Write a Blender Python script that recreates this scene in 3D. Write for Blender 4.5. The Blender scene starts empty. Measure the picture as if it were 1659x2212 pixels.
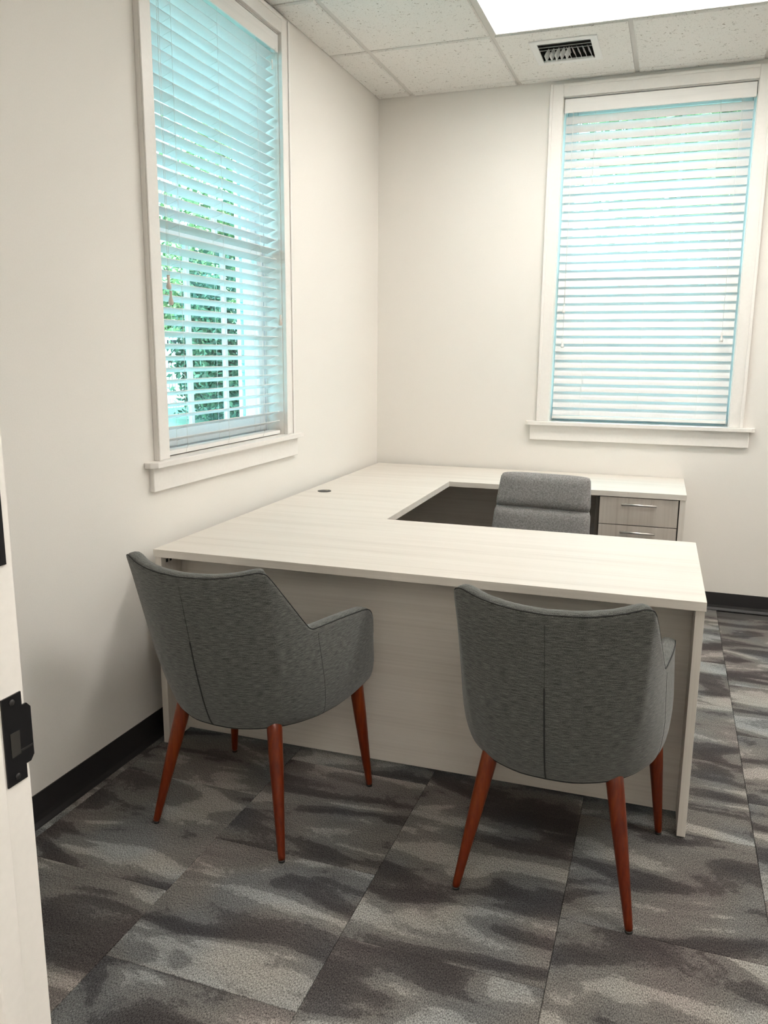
import bpy, bmesh, math, random
from mathutils import Vector, Matrix
import numpy as np
random.seed(7)
rng = np.random.default_rng(7)
scene = bpy.context.scene
COL = scene.collection

# ------------------------------------------------------------------ camera
CAM = Vector((1.748, -4.8214, 1.4372)); PITCH, YAW, ROLL, FPX = -0.1956, 0.3384, 0.0071, 1737.87
cp, sp, cy, sy, cr, sr = math.cos(PITCH), math.sin(PITCH), math.cos(YAW), math.sin(YAW), math.cos(ROLL), math.sin(ROLL)
fwd = Vector((-sy * cp, cy * cp, sp)); rt = Vector((cy, sy, 0)); up = rt.cross(fwd)
R_, U_ = cr * rt + sr * up, -sr * rt + cr * up
cam_d = bpy.data.cameras.new('camera'); cam = bpy.data.objects.new('camera', cam_d); COL.objects.link(cam)
cam.matrix_world = Matrix(((R_.x, U_.x, -fwd.x, CAM.x), (R_.y, U_.y, -fwd.y, CAM.y), (R_.z, U_.z, -fwd.z, CAM.z), (0, 0, 0, 1)))
cam_d.sensor_fit = 'HORIZONTAL'; cam_d.sensor_width = 36; cam_d.lens = 36 * FPX / 1659
cam_d.clip_start = 0.02; cam_d.clip_end = 300
scene.camera = cam

# ------------------------------------------------------------------ world, sun, exposure
SKY_COL, SKY_STR = (0.44, 0.87, 1.0), 4.3
SUN_STR, SUN_ROT = 4.5, (math.radians(48), 0, math.radians(50))
LAMP_STR, LAMP_COL = 9.5, (1.0, 0.955, 0.90)
w = bpy.data.worlds.new('world'); scene.world = w; w.use_nodes = True
bg = w.node_tree.nodes['Background']; bg.inputs[0].default_value = (*SKY_COL, 1); bg.inputs[1].default_value = SKY_STR
w.cycles.sampling_method = 'NONE'
sd = bpy.data.lights.new('sun', 'SUN'); sd.energy = SUN_STR; sd.angle = 0.02; sd.color = (1, 0.96, 0.88)
so = bpy.data.objects.new('sun', sd); COL.objects.link(so); so.rotation_euler = SUN_ROT; so.location = (5, -8, 12)
vs = scene.view_settings
vs.view_transform = 'Standard'; vs.look = 'None'; vs.gamma = 1; vs.use_curve_mapping = False; vs.exposure = 0.66
scene.cycles.use_denoising = True
scene.cycles.use_adaptive_sampling = True; scene.cycles.adaptive_threshold = 0.25; scene.cycles.adaptive_min_samples = 16
scene.cycles.max_bounces = 8; scene.cycles.diffuse_bounces = 4; scene.cycles.glossy_bounces = 3; scene.cycles.transparent_max_bounces = 12
scene.cycles.sample_clamp_indirect = 6

# ------------------------------------------------------------------ materials
def new_mat(name):
    m = bpy.data.materials.new(name); m.use_nodes = True
    nt = m.node_tree; b = nt.nodes['Principled BSDF']
    return m, nt, b
def N(nt, t, **kw):
    n = nt.nodes.new(t)
    for k, v in kw.items():
        if k.startswith('i_'):
            n.inputs[k[2:].replace('_', ' ')].default_value = v
        else: setattr(n, k, v)
    return n
def ramp(nt, fac, stops):
    r = N(nt, 'ShaderNodeValToRGB'); nt.links.new(fac, r.inputs[0])
    e = r.color_ramp.elements
    while len(e) < len(stops): e.new(0.5)
    for el, (p, c) in zip(e, stops): el.position = p; el.color = (*c, 1) if len(c) == 3 else c
    return r
def simple(name, col, rough=0.5, metal=0.0, bump=None, spec=None):
    m, nt, b = new_mat(name)
    b.inputs['Base Color'].default_value = (*col, 1); b.inputs['Roughness'].default_value = rough; b.inputs['Metallic'].default_value = metal
    if spec is not None: b.inputs['Specular IOR Level'].default_value = spec
    tc = N(nt, 'ShaderNodeTexCoord'); no = N(nt, 'ShaderNodeTexNoise', i_Scale=(bump or (80, 0))[0], i_Detail=3.0)
    nt.links.new(tc.outputs['Object'], no.inputs['Vector'])
    k = [max(0, c * 0.985) for c in col]
    r = ramp(nt, no.outputs['Fac'], [(0.35, k), (0.65, [min(1, c * 1.008) for c in col])])
    nt.links.new(r.outputs[0], b.inputs['Base Color'])
    if bump and bump[1]:
        bp = N(nt, 'ShaderNodeBump', i_Strength=bump[1], i_Distance=0.002)
        nt.links.new(no.outputs['Fac'], bp.inputs['Height']); nt.links.new(bp.outputs[0], b.inputs['Normal'])
    return m
def wood(name, axis, c_dark, c_mid, c_light, fine=110.0, along=1.6, rough=0.42):
    m, nt, b = new_mat(name)
    tc = N(nt, 'ShaderNodeTexCoord'); mp = N(nt, 'ShaderNodeMapping')
    s = [fine] * 3; s[axis] = along; mp.inputs['Scale'].default_value = s
    nt.links.new(tc.outputs['Object'], mp.inputs['Vector'])
    n1 = N(nt, 'ShaderNodeTexNoise', i_Scale=1.0, i_Detail=6.0, i_Roughness=0.62); nt.links.new(mp.outputs[0], n1.inputs['Vector'])
    mp2 = N(nt, 'ShaderNodeMapping'); s2 = [fine * 0.16] * 3; s2[axis] = along * 0.6; mp2.inputs['Scale'].default_value = s2
    nt.links.new(tc.outputs['Object'], mp2.inputs['Vector'])
    n2 = N(nt, 'ShaderNodeTexNoise', i_Scale=1.0, i_Detail=2.0); nt.links.new(mp2.outputs[0], n2.inputs['Vector'])
    mx = N(nt, 'ShaderNodeMath', operation='MULTIPLY_ADD'); mx.inputs[1].default_value = 0.6
    sc = N(nt, 'ShaderNodeMath', operation='MULTIPLY'); sc.inputs[1].default_value = 0.4
    nt.links.new(n2.outputs['Fac'], sc.inputs[0]); nt.links.new(n1.outputs['Fac'], mx.inputs[0]); nt.links.new(sc.outputs[0], mx.inputs[2])
    r = ramp(nt, mx.outputs[0], [(0.3, c_dark), (0.5, c_mid), (0.72, c_light)])
    nt.links.new(r.outputs[0], b.inputs['Base Color']); b.inputs['Roughness'].default_value = rough
    bp = N(nt, 'ShaderNodeBump', i_Strength=0.06, i_Distance=0.001); nt.links.new(n1.outputs['Fac'], bp.inputs['Height']); nt.links.new(bp.outputs[0], b.inputs['Normal'])
    return m
WALL = simple('painted_wall', (0.80, 0.772, 0.725), 0.75, bump=(220, 0.08))
TRIM = simple('white_trim_paint', (0.83, 0.80, 0.76), 0.4)
JAMBM = simple('painted_door_frame', (0.86, 0.83, 0.78), 0.4)
BASE = simple('black_vinyl_base', (0.018, 0.017, 0.018), 0.45)
BLACKM = simple('black_metal', (0.008, 0.008, 0.009), 0.38, 0.3)
BLACKP = simple('black_plastic', (0.02, 0.018, 0.018), 0.4)
CHROME = simple('brushed_steel', (0.62, 0.60, 0.58), 0.3, 1.0)
LAM = ((0.63, 0.58, 0.52), (0.72, 0.672, 0.61), (0.775, 0.732, 0.675))
LAMX = wood('laminate_grain_across', 0, *LAM)
LAMY = wood('laminate_grain_deep', 1, *LAM)
LAMZ = wood('laminate_grain_upright', 2, *LAM)
DRAWZ = wood('drawer_laminate', 2, (0.44, 0.385, 0.335), (0.55, 0.495, 0.44), (0.62, 0.565, 0.51))
LEGW = wood('stained_leg_wood', 2, (0.07, 0.006, 0.001), (0.14, 0.017, 0.0015), (0.22, 0.042, 0.003), fine=120, along=6, rough=0.3)
SLATM = simple('white_blind_slat', (0.74, 0.725, 0.715), 0.38)
VALM = wood('white_blind_valance', 0, (0.76, 0.74, 0.71), (0.82, 0.80, 0.77), (0.84, 0.82, 0.79), fine=90, along=2.5)
CORD = simple('white_cord', (0.82, 0.80, 0.76), 0.8)
TASSEL = simple('wooden_tassel', (0.66, 0.55, 0.48), 0.4)
TASSELW = simple('white_tassel', (0.80, 0.78, 0.75), 0.35)
SASH = simple('white_vinyl_sash', (0.80, 0.82, 0.84), 0.35)
GRID = simple('ceiling_grid_metal', (0.62, 0.60, 0.56), 0.45)
VENTM = simple('white_register', (0.78, 0.78, 0.76), 0.4)
DUCT = simple('dark_duct', (0.03, 0.028, 0.024), 0.6)
GASKET = simple('dark_gasket', (0.03, 0.035, 0.04), 0.6)

def mat_tile():
    m, nt, b = new_mat('fissured_ceiling_tile')
    tc = N(nt, 'ShaderNodeTexCoord'); g = N(nt, 'ShaderNodeNewGeometry')
    n1 = N(nt, 'ShaderNodeTexNoise', i_Scale=62.0, i_Detail=3.0, i_Roughness=0.55, i_Distortion=1.2); nt.links.new(g.outputs['Position'], n1.inputs['Vector'])
    n2 = N(nt, 'ShaderNodeTexNoise', i_Scale=150.0, i_Detail=1.0); nt.links.new(g.outputs['Position'], n2.inputs['Vector'])
    r1 = ramp(nt, n1.outputs['Fac'], [(0.31, (0, 0, 0)), (0.37, (1, 1, 1))])
    r2 = ramp(nt, n2.outputs['Fac'], [(0.28, (0.45, 0.45, 0.45)), (0.36, (1, 1, 1))])
    mu = N(nt, 'ShaderNodeMix', data_type='RGBA', blend_type='MULTIPLY'); mu.inputs[0].default_value = 1
    nt.links.new(r1.outputs[0], mu.inputs[6]); nt.links.new(r2.outputs[0], mu.inputs[7])
    mx = N(nt, 'ShaderNodeMix', data_type='RGBA'); mx.inputs[6].default_value = (0.36, 0.33, 0.28, 1); mx.inputs[7].default_value = (0.80, 0.785, 0.745, 1)
    nt.links.new(mu.outputs[2], mx.inputs[0]); nt.links.new(mx.outputs[2], b.inputs['Base Color']); b.inputs['Roughness'].default_value = 0.9
    bp = N(nt, 'ShaderNodeBump', i_Strength=0.5, i_Distance=0.003); nt.links.new(mu.outputs[2], bp.inputs['Height']); nt.links.new(bp.outputs[0], b.inputs['Normal'])
    return m
TILE = mat_tile()

def mat_carpet():
    m, nt, b = new_mat('grey_patterned_carpet')
    oi = N(nt, 'ShaderNodeObjectInfo'); g = N(nt, 'ShaderNodeNewGeometry')
    # the print runs differently on every carpet tile
    rv = N(nt, 'ShaderNodeVectorMath', operation='SCALE'); rv.inputs[0].default_value = (9.0, 7.0, 0.0); nt.links.new(oi.outputs['Random'], rv.inputs['Scale'])
    ad = N(nt, 'ShaderNodeVectorMath', operation='ADD'); nt.links.new(g.outputs['Position'], ad.inputs[0]); nt.links.new(rv.outputs[0], ad.inputs[1])
    mp = N(nt, 'ShaderNodeMapping'); mp.inputs['Scale'].default_value = (2.3, 6.5, 1); mp.inputs['Rotation'].default_value = (0, 0, 0.30)
    nt.links.new(ad.outputs[0], mp.inputs['Vector'])
    n1 = N(nt, 'ShaderNodeTexNoise', i_Scale=1.0, i_Detail=2.6, i_Roughness=0.45, i_Distortion=0.9); nt.links.new(mp.outputs[0], n1.inputs['Vector'])
    # ragged edges where the yarn colour changes
    fz = N(nt, 'ShaderNodeTexNoise', i_Scale=55.0, i_Detail=2.0); nt.links.new(g.outputs['Position'], fz.inputs['Vector'])
    f2 = N(nt, 'ShaderNodeMath', operation='MULTIPLY_ADD'); f2.inputs[1].default_value = 0.10; f2.inputs[2].default_value = -0.05; nt.links.new(fz.outputs['Fac'], f2.inputs[0])
    s1 = N(nt, 'ShaderNodeMath', operation='ADD'); nt.links.new(n1.outputs['Fac'], s1.inputs[0]); nt.links.new(f2.outputs[0], s1.inputs[1])
    r1 = ramp(nt, s1.outputs[0], [(0.36, (0.062, 0.056, 0.055)), (0.445, (0.086, 0.079, 0.076)), (0.475, (0.145, 0.137, 0.128)), (0.575, (0.178, 0.169, 0.157)), (0.605, (0.28, 0.267, 0.245)), (0.72, (0.33, 0.315, 0.29))])
    # cool and warm yarn drift
    n3 = N(nt, 'ShaderNodeTexNoise', i_Scale=3.1, i_Detail=1.0); nt.links.new(ad.outputs[0], n3.inputs['Vector'])
    r3 = ramp(nt, n3.outputs['Fac'], [(0.35, (0.90, 0.97, 1.05)), (0.5, (1, 1, 1)), (0.65, (1.05, 0.99, 1.0))])
    mu = N(nt, 'ShaderNodeMix', data_type='RGBA', blend_type='MULTIPLY'); mu.inputs[0].default_value = 1
    nt.links.new(r1.outputs[0], mu.inputs[6]); nt.links.new(r3.outputs[0], mu.inputs[7])
    # loops
    mp2 = N(nt, 'ShaderNodeMapping'); mp2.inputs['Scale'].default_value = (420, 190, 100); nt.links.new(g.outputs['Position'], mp2.inputs['Vector'])
    n2 = N(nt, 'ShaderNodeTexNoise', i_Scale=1.0, i_Detail=2.0, i_Roughness=0.6); nt.links.new(mp2.outputs[0], n2.inputs['Vector'])
    r2 = ramp(nt, n2.outputs['Fac'], [(0.30, (0.25, 0.25, 0.25)), (0.5, (0.95, 0.95, 0.95)), (0.70, (1.7, 1.7, 1.66))])
    mu2 = N(nt, 'ShaderNodeMix', data_type='RGBA', blend_type='MULTIPLY'); mu2.inputs[0].default_value = 1
    nt.links.new(mu.outputs[2], mu2.inputs[6]); nt.links.new(r2.outputs[0], mu2.inputs[7])
    nt.links.new(mu2.outputs[2], b.inputs['Base Color']); b.inputs['Roughness'].default_value = 0.95; b.inputs['Specular IOR Level'].default_value = 0.1
    bp = N(nt, 'ShaderNodeBump', i_Strength=0.18, i_Distance=0.003); nt.links.new(n2.outputs['Fac'], bp.inputs['Height']); nt.links.new(bp.outputs[0], b.inputs['Normal'])
    return m
CARPET = mat_carpet()

def mat_fabric(name, c0, c1, c2, su, sv, uv=True, rough=0.9):
    m, nt, b = new_mat(name)
    tc = N(nt, 'ShaderNodeTexCoord'); src = tc.outputs['UV'] if uv else tc.outputs['Object']
    mp = N(nt, 'ShaderNodeMapping'); mp.inputs['Scale'].default_value = (su, sv, su); nt.links.new(src, mp.inputs['Vector'])
    n1 = N(nt, 'ShaderNodeTexNoise', i_Scale=1.0, i_Detail=3.0, i_Roughness=0.6); nt.links.new(mp.outputs[0], n1.inputs['Vector'])
    mp2 = N(nt, 'ShaderNodeMapping'); mp2.inputs['Scale'].default_value = (650, 520, 650); nt.links.new(src, mp2.inputs['Vector'])
    n2 = N(nt, 'ShaderNodeTexNoise', i_Scale=1.0, i_Detail=1.0); nt.links.new(mp2.outputs[0], n2.inputs['Vector'])
    a = N(nt, 'ShaderNodeMath', operation='MULTIPLY_ADD'); a.inputs[1].default_value = 0.5; nt.links.new(n2.outputs['Fac'], a.inputs[0])
    h = N(nt, 'ShaderNodeMath', operation='MULTIPLY'); h.inputs[1].default_value = 0.5; nt.links.new(n1.outputs['Fac'], h.inputs[0]); nt.links.new(h.outputs[0], a.inputs[2])
    r = ramp(nt, a.outputs[0], [(0.38, c0), (0.5, c1), (0.62, c2)])
    nt.links.new(r.outputs[0], b.inputs['Base Color']); b.inputs['Roughness'].default_value = rough; b.inputs['Specular IOR Level'].default_value = 0.15
    b.inputs['Sheen Weight'].default_value = 0.25; b.inputs['Sheen Roughness'].default_value = 0.5
    bp = N(nt, 'ShaderNodeBump', i_Strength=0.35, i_Distance=0.0015); nt.links.new(a.outputs[0], bp.inputs['Height']); nt.links.new(bp.outputs[0], b.inputs['Normal'])
    return m
FABRIC = mat_fabric('charcoal_heather_weave', (0.030, 0.032, 0.030), (0.088, 0.091, 0.084), (0.175, 0.178, 0.165), 40, 340)
FABRICD = simple('dark_thread', (0.022, 0.023, 0.022), 0.9)
FELT = mat_fabric('grey_felt', (0.14, 0.134, 0.132), (0.235, 0.226, 0.222), (0.34, 0.33, 0.325), 160, 160, uv=False)

def mat_emit(name, col, s):
    m, nt, b = new_mat(name); b.inputs['Base Color'].default_value = (0.9, 0.9, 0.9, 1)
    b.inputs['Emission Color'].default_value = (*col, 1); b.inputs['Emission Strength'].default_value = s
    tc = N(nt, 'ShaderNodeTexCoord'); v = N(nt, 'ShaderNodeTexVoronoi', i_Scale=120.0); nt.links.new(tc.outputs['Object'], v.inputs['Vector'])
    bp = N(nt, 'ShaderNodeBump', i_Strength=0.05, i_Distance=0.001); nt.links.new(v.outputs['Distance'], bp.inputs['Height']); nt.links.new(bp.outputs[0], b.inputs['Normal'])
    return m
LENS = mat_emit('lit_acrylic_lens', LAMP_COL, LAMP_STR)

def mat_glass():
    m = bpy.data.materials.new('window_glass'); m.use_nodes = True; nt = m.node_tree
    nt.nodes.remove(nt.nodes['Principled BSDF']); out = nt.nodes['Material Output']
    t = N(nt, 'ShaderNodeBsdfTransparent'); t.inputs[0].default_value = (0.90, 0.98, 0.985, 1)
    gl = N(nt, 'ShaderNodeBsdfGlossy'); gl.inputs['Roughness'].default_value = 0.02
    mx = N(nt, 'ShaderNodeMixShader'); mx.inputs[0].default_value = 0.05
    nt.links.new(t.outputs[0], mx.inputs[1]); nt.links.new(gl.outputs[0], mx.inputs[2]); nt.links.new(mx.outputs[0], out.inputs[0])
    return m
GLASS = mat_glass()
def mat_leaf(name, c0, c1, c2):
    m, nt, b = new_mat(name)
    g = N(nt, 'ShaderNodeNewGeometry'); n = N(nt, 'ShaderNodeTexNoise', i_Scale=2.2, i_Detail=4.0); nt.links.new(g.outputs['Position'], n.inputs['Vector'])
    wn = N(nt, 'ShaderNodeTexWhiteNoise', noise_dimensions='1D'); nt.links.new(g.outputs['Random Per Island'], wn.inputs['W'])
    a = N(nt, 'ShaderNodeMath', operation='MULTIPLY_ADD'); a.inputs[1].default_value = 0.45; nt.links.new(wn.outputs[0], a.inputs[0])
    h = N(nt, 'ShaderNodeMath', operation='MULTIPLY'); h.inputs[1].default_value = 0.55; nt.links.new(n.outputs['Fac'], h.inputs[0]); nt.links.new(h.outputs[0], a.inputs[2])
    r = ramp(nt, a.outputs[0], [(0.25, c0), (0.5, c1), (0.8, c2)])
    nt.links.new(r.outputs[0], b.inputs['Base Color']); b.inputs['Roughness'].default_value = 0.55
    return m
LEAF_D = mat_leaf('dark_green_leaf', (0.04, 0.08, 0.05), (0.09, 0.16, 0.09), (0.24, 0.36, 0.20))
LEAF_L = mat_leaf('sunny_green_leaf', (0.10, 0.19, 0.09), (0.28, 0.40, 0.16), (0.62, 0.66, 0.34))
BARK = simple('tree_bark', (0.10, 0.07, 0.05), 0.9, bump=(40, 0.5))
GRASS = mat_leaf('lawn_grass', (0.10, 0.15, 0.09), (0.16, 0.22, 0.14), (0.24, 0.31, 0.20))
SIDING = simple('pale_blue_siding', (0.20, 0.36, 0.40), 0.6)
EXTW = simple('exterior_white_trim', (0.78, 0.80, 0.80), 0.5)
PANE_D = simple('dark_window_pane', (0.02, 0.03, 0.05), 0.1)
CURT = simple('white_curtain', (0.24, 0.36, 0.40), 0.8)
SIGNP = simple('pale_pink_board', (0.86, 0.70, 0.68), 0.6)

# ------------------------------------------------------------------ mesh helpers
class MB:
    def __init__(s): s.v = []; s.f = []; s.smooth = []
    def add(s, vs, fs, smooth=False):
        o = len(s.v); s.v += [tuple(p) for p in vs]
        for f in fs: s.f.append([i + o for i in f]); s.smooth.append(smooth)
        return s
    def box(s, x0, x1, y0, y1, z0, z1):
        v = [(x0, y0, z0), (x1, y0, z0), (x1, y1, z0), (x0, y1, z0), (x0, y0, z1), (x1, y0, z1), (x1, y1, z1), (x0, y1, z1)]
        return s.add(v, [(0, 3, 2, 1), (4, 5, 6, 7), (0, 1, 5, 4), (1, 2, 6, 5), (2, 3, 7, 6), (3, 0, 4, 7)])
    def prism(s, poly, axis, a, b):
        n = len(poly)
        def P(p, t): return {0: (t, p[0], p[1]), 1: (p[0], t, p[1]), 2: (p[0], p[1], t)}[axis]
        v = [P(p, a) for p in poly] + [P(p, b) for p in poly]
        f = [list(range(n))[::-1], list(range(n, 2 * n))] + [(i, (i + 1) % n, n + (i + 1) % n, n + i) for i in range(n)]
        return s.add(v, f)
    def tube(s, pts, r, seg=8, smooth=True, cap=True):
        pts = [Vector(p) for p in pts]; rs = r if hasattr(r, '__len__') else [r] * len(pts)
        rings = []; prev = None
        for i, p in enumerate(pts):
            t = (pts[min(i + 1, len(pts) - 1)] - pts[max(i - 1, 0)])
            t = t.normalized() if t.length > 1e-9 else Vector((0, 0, 1))
            a = prev if prev is not None else (Vector((1, 0, 0)) if abs(t.x) < 0.9 else Vector((0, 1, 0)))
            a = (a - t * a.dot(t)).normalized(); prev = a; b = t.cross(a)
            rings.append([p + rs[i] * (math.cos(2 * math.pi * k / seg) * a + math.sin(2 * math.pi * k / seg) * b) for k in range(seg)])
        v = [q for ring in rings for q in ring]; f = []
        for i in range(len(pts) - 1):
            for k in range(seg): f.append((i * seg + k, i * seg + (k + 1) % seg, (i + 1) * seg + (k + 1) % seg, (i + 1) * seg + k))
        if cap: f += [list(range(seg))[::-1], list(range((len(pts) - 1) * seg, len(pts) * seg))]
        return s.add(v, f, smooth)
    def lathe(s, prof, seg=20, c=(0, 0, 0)):
        v = [(c[0] + r * math.cos(2 * math.pi * k / seg), c[1] + r * math.sin(2 * math.pi * k / seg), c[2] + z) for r, z in prof for k in range(seg)]
        f = [(i * seg + k, i * seg + (k + 1) % seg, (i + 1) * seg + (k + 1) % seg, (i + 1) * seg + k) for i in range(len(prof) - 1) for k in range(seg)]
        f += [list(range(seg))[::-1], list(range((len(prof) - 1) * seg, len(prof) * seg))]
        return s.add(v, f, True)
    def mesh(s, name, mat, bevel=0, seg=2, sharp=None):
        me = bpy.data.meshes.new(name); me.from_pydata(s.v, [], s.f)
        bm = bmesh.new(); bm.from_mesh(me)
        for f, sm in zip(bm.faces, s.smooth): f.smooth = sm
        if bevel:
            bmesh.ops.bevel(bm, geom=list(bm.edges), offset=bevel, segments=seg, profile=0.6, affect='EDGES', clamp_overlap=True)
        bmesh.ops.recalc_face_normals(bm, faces=bm.faces)
        bm.to_mesh(me); bm.free(); me.materials.append(mat); me.update()
        return me
    def build(s, name, mat, parent=None, bevel=0, seg=2, loc=(0, 0, 0), rotz=0):
        return link(name, s.mesh(name, mat, bevel, seg), parent, loc, rotz)
def link(name, me, parent=None, loc=(0, 0, 0), rotz=0):
    o = bpy.data.objects.new(name, me); COL.objects.link(o); o.parent = parent; o.location = loc; o.rotation_euler = (0, 0, rotz)
    return o
def thing(name, label, cat, loc=(0, 0, 0), rotz=0, group=None, kind=None):
    o = bpy.data.objects.new(name, None); COL.objects.link(o); o.location = loc; o.rotation_euler = (0, 0, rotz); o.empty_display_size = 0.1
    return tag(o, label, cat, group, kind)
def tag(o, label=None, cat=None, group=None, kind=None):
    if label: o['label'] = label
    if cat: o['category'] = cat
    if group: o['group'] = group
    if kind: o['kind'] = kind
    return o
def struct(o, label=None, cat=None): return tag(o, label, cat, kind='structure')
def B(*a): return MB().box(*a)

# ------------------------------------------------------------------ room shell
H = 2.9
XR, YF, TH = 4.55, -4.07, 0.20           # right wall, door wall (room side), outer wall thickness
HY = -6.4                                # end of the hallway
WC, WW, WZ0, WZ1 = -1.805, 0.98, 1.047, 2.815   # left window centre, width, sill, head
BC = 1.570                               # back window centre
y0, y1 = WC - WW / 2, WC + WW / 2
m = MB(); m.box(-TH, 0, YF - 2.4, y0, -0.1, H + 0.2); m.box(-TH, 0, y1, TH, -0.1, H + 0.2); m.box(-TH, 0, y0, y1, -0.1, WZ0 - 0.03); m.box(-TH, 0, y0, y1, WZ1, H + 0.2)
struct(m.build('wall_left', WALL), 'off-white painted wall on the left holding a window', 'wall')
x0, x1 = BC - WW / 2, BC + WW / 2
m = MB(); m.box(0, x0, 0, TH, -0.1, H + 0.2); m.box(x1, XR, 0, TH, -0.1, H + 0.2); m.box(x0, x1, 0, TH, -0.1, WZ0 - 0.03); m.box(x0, x1, 0, TH, WZ1, H + 0.2)
struct(m.build('wall_back', WALL), 'off-white painted wall behind the desk holding the closed blind', 'wall')
struct(B(XR, XR + 0.12, HY, TH, -0.1, H + 0.2).build('wall_right', WALL), 'off-white wall closing the room on the right', 'wall')
DX0, DX1, DH, FT = 0.997, 1.935, 2.13, 0.13
m = MB(); m.box(0, DX0 - 0.02, YF - FT, YF, -0.1, H); m.box(DX1 + 0.02, XR, YF - FT, YF, -0.1, H); m.box(DX0 - 0.02, DX1 + 0.02, YF - FT, YF, DH + 0.02, H)
struct(m.build('wall_front', WALL), 'off-white wall around the doorway', 'wall')
struct(B(-TH, XR + 0.12, HY - 0.12, HY, -0.1, H + 0.2).build('wall_hall', WALL), 'hallway wall opposite the doorway', 'wall')

# floor with separate carpet tiles
floor = struct(B(-TH, XR + 0.12, HY, TH, -0.1, -0.006).build('floor', simple('floor_slab', (0.05, 0.048, 0.045), 0.9)), 'grey patterned carpet tile floor', 'floor')
CT = 0.510
tile_me = B(-CT / 2 + 0.0006, CT / 2 - 0.0006, -CT / 2 + 0.0006, CT / 2 - 0.0006, -0.006, 0.0).mesh('carpet_tile', CARPET, bevel=0.0012, seg=1)
for i in range(-1, 9):
    for j in range(0, 9):
        cx_, cy_ = 0.552 + CT * (i + 0.5) - CT, -0.12 - CT * (j + 0.5) + (CT / 2 if i % 2 else 0)
        xa, xb, ya, yb = max(cx_ - CT / 2, 0.0), min(cx_ + CT / 2, XR), max(cy_ - CT / 2, YF - 0.6), min(cy_ + CT / 2, 0.0)
        if xb - xa < 0.02 or yb - ya < 0.02: continue
        if xb - xa > CT - 0.005 and yb - ya > CT - 0.005:
            link('carpet_tile', tile_me, floor, (cx_, cy_, 0))
        else:
            B(xa + 0.0006 - cx_, xb - 0.0006 - cx_, ya + 0.0006 - cy_, yb - 0.0006 - cy_, -0.006, 0).build('carpet_tile', CARPET, floor, 0.0012, 1, (cx_, cy_, 0))
B(-TH, XR, HY, YF - 0.6, -0.0059, 0.0).build('hall_carpet', CARPET, floor)

# baseboards: vinyl cove base with a toe
def cove(axis, a, b, side):
    p = [(0, 0.102), (0.004, 0.102), (0.005, 0.03), (0.008, 0.015), (0.018, 0.004), (0.019, 0.0), (0, 0)]
    return p
m = MB(); m.prism([(x, z) for x, z in cove(1, 0, 0, 1)], 1, YF, -0.002); struct(m.build('baseboard_left', BASE), 'black vinyl baseboard along the left wall', 'baseboard')
m = MB(); m.prism([(-x, z) for x, z in cove(0, 0, 0, 1)], 0, 0.002, XR); struct(m.build('baseboard_back', BASE), 'black vinyl baseboard along the back wall', 'baseboard')
m = MB(); m.prism([(XR - x, z) for x, z in cove(0, 0, 0, 1)], 1, YF, -0.002); struct(m.build('baseboard_right', BASE), 'black vinyl baseboard along the right wall', 'baseboard')

# ceiling: backing slab, recessed grid, tegular tiles as separate pieces
ceiling = struct(B(-TH, XR + 0.12, HY, TH, H + 0.055, H + 0.2).build('ceiling', simple('ceiling_deck', (0.5, 0.48, 0.45), 0.9)), 'suspended ceiling of white fissured tiles in a metal grid', 'ceiling')
GX = [0.0] + [0.208 + 0.6255 * k for k in range(8)]; GX = [g for g in GX if g < XR - 0.05] + [XR]
GY = [0.0] + [-0.737 - 0.637 * k for k in range(9)]; GY = [g for g in GY if g > HY + 0.05] + [HY]
TB, TZ = 0.012, H + 0.008
for g in GX[1:-1]: B(g - TB, g + TB, HY, 0, TZ, TZ + 0.03).build('grid_runner', GRID, ceiling)
for g in GY[1:-1]: B(0, XR, g - TB, g + TB, TZ + 0.0004, TZ + 0.03).build('grid_runner', GRID, ceiling)
B(0, 0.02, HY, 0, TZ - 0.001, TZ + 0.03).build('wall_angle', GRID, ceiling); B(0, XR, -0.02, 0, TZ - 0.0015, TZ + 0.03).build('wall_angle', GRID, ceiling)
LAMPS = {(2, 1): 'room', (4, 4): 'fill_chairs', (6, 1): 'fill_right', (2, 7): 'fill_hall', (4, 8): 'fill_hall2'}  # first panel is seen; the rest are unseen, added to brighten walls and jamb
lamp_cells = {(i + d, j) for (i, j) in LAMPS for d in (0, 1)}
def tegular(xa, xb, ya, yb, ce=0.006):
    c = ((xa + xb) / 2, (ya + yb) / 2); a, b = (xb - xa) / 2, (yb - ya) / 2
    v = []
    for z, e in ((H + 0.03, 0.0), (H + ce, 0.0), (H, ce)): v += [(-a + e, -b + e, z), (a - e, -b + e, z), (a - e, b - e, z), (-a + e, b - e, z)]
    f = [(0, 1, 2, 3), (11, 10, 9, 8)] + [(r * 4 + k, r * 4 + (k + 1) % 4, r * 4 + 4 + (k + 1) % 4, r * 4 + 4 + k) for r in (0, 1) for k in range(4)]
    return MB().add(v, f), c
VX0, VX1, VY0, VY1 = 1.015, 1.275, -0.59, -0.328     # register opening
shared = {}
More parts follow.
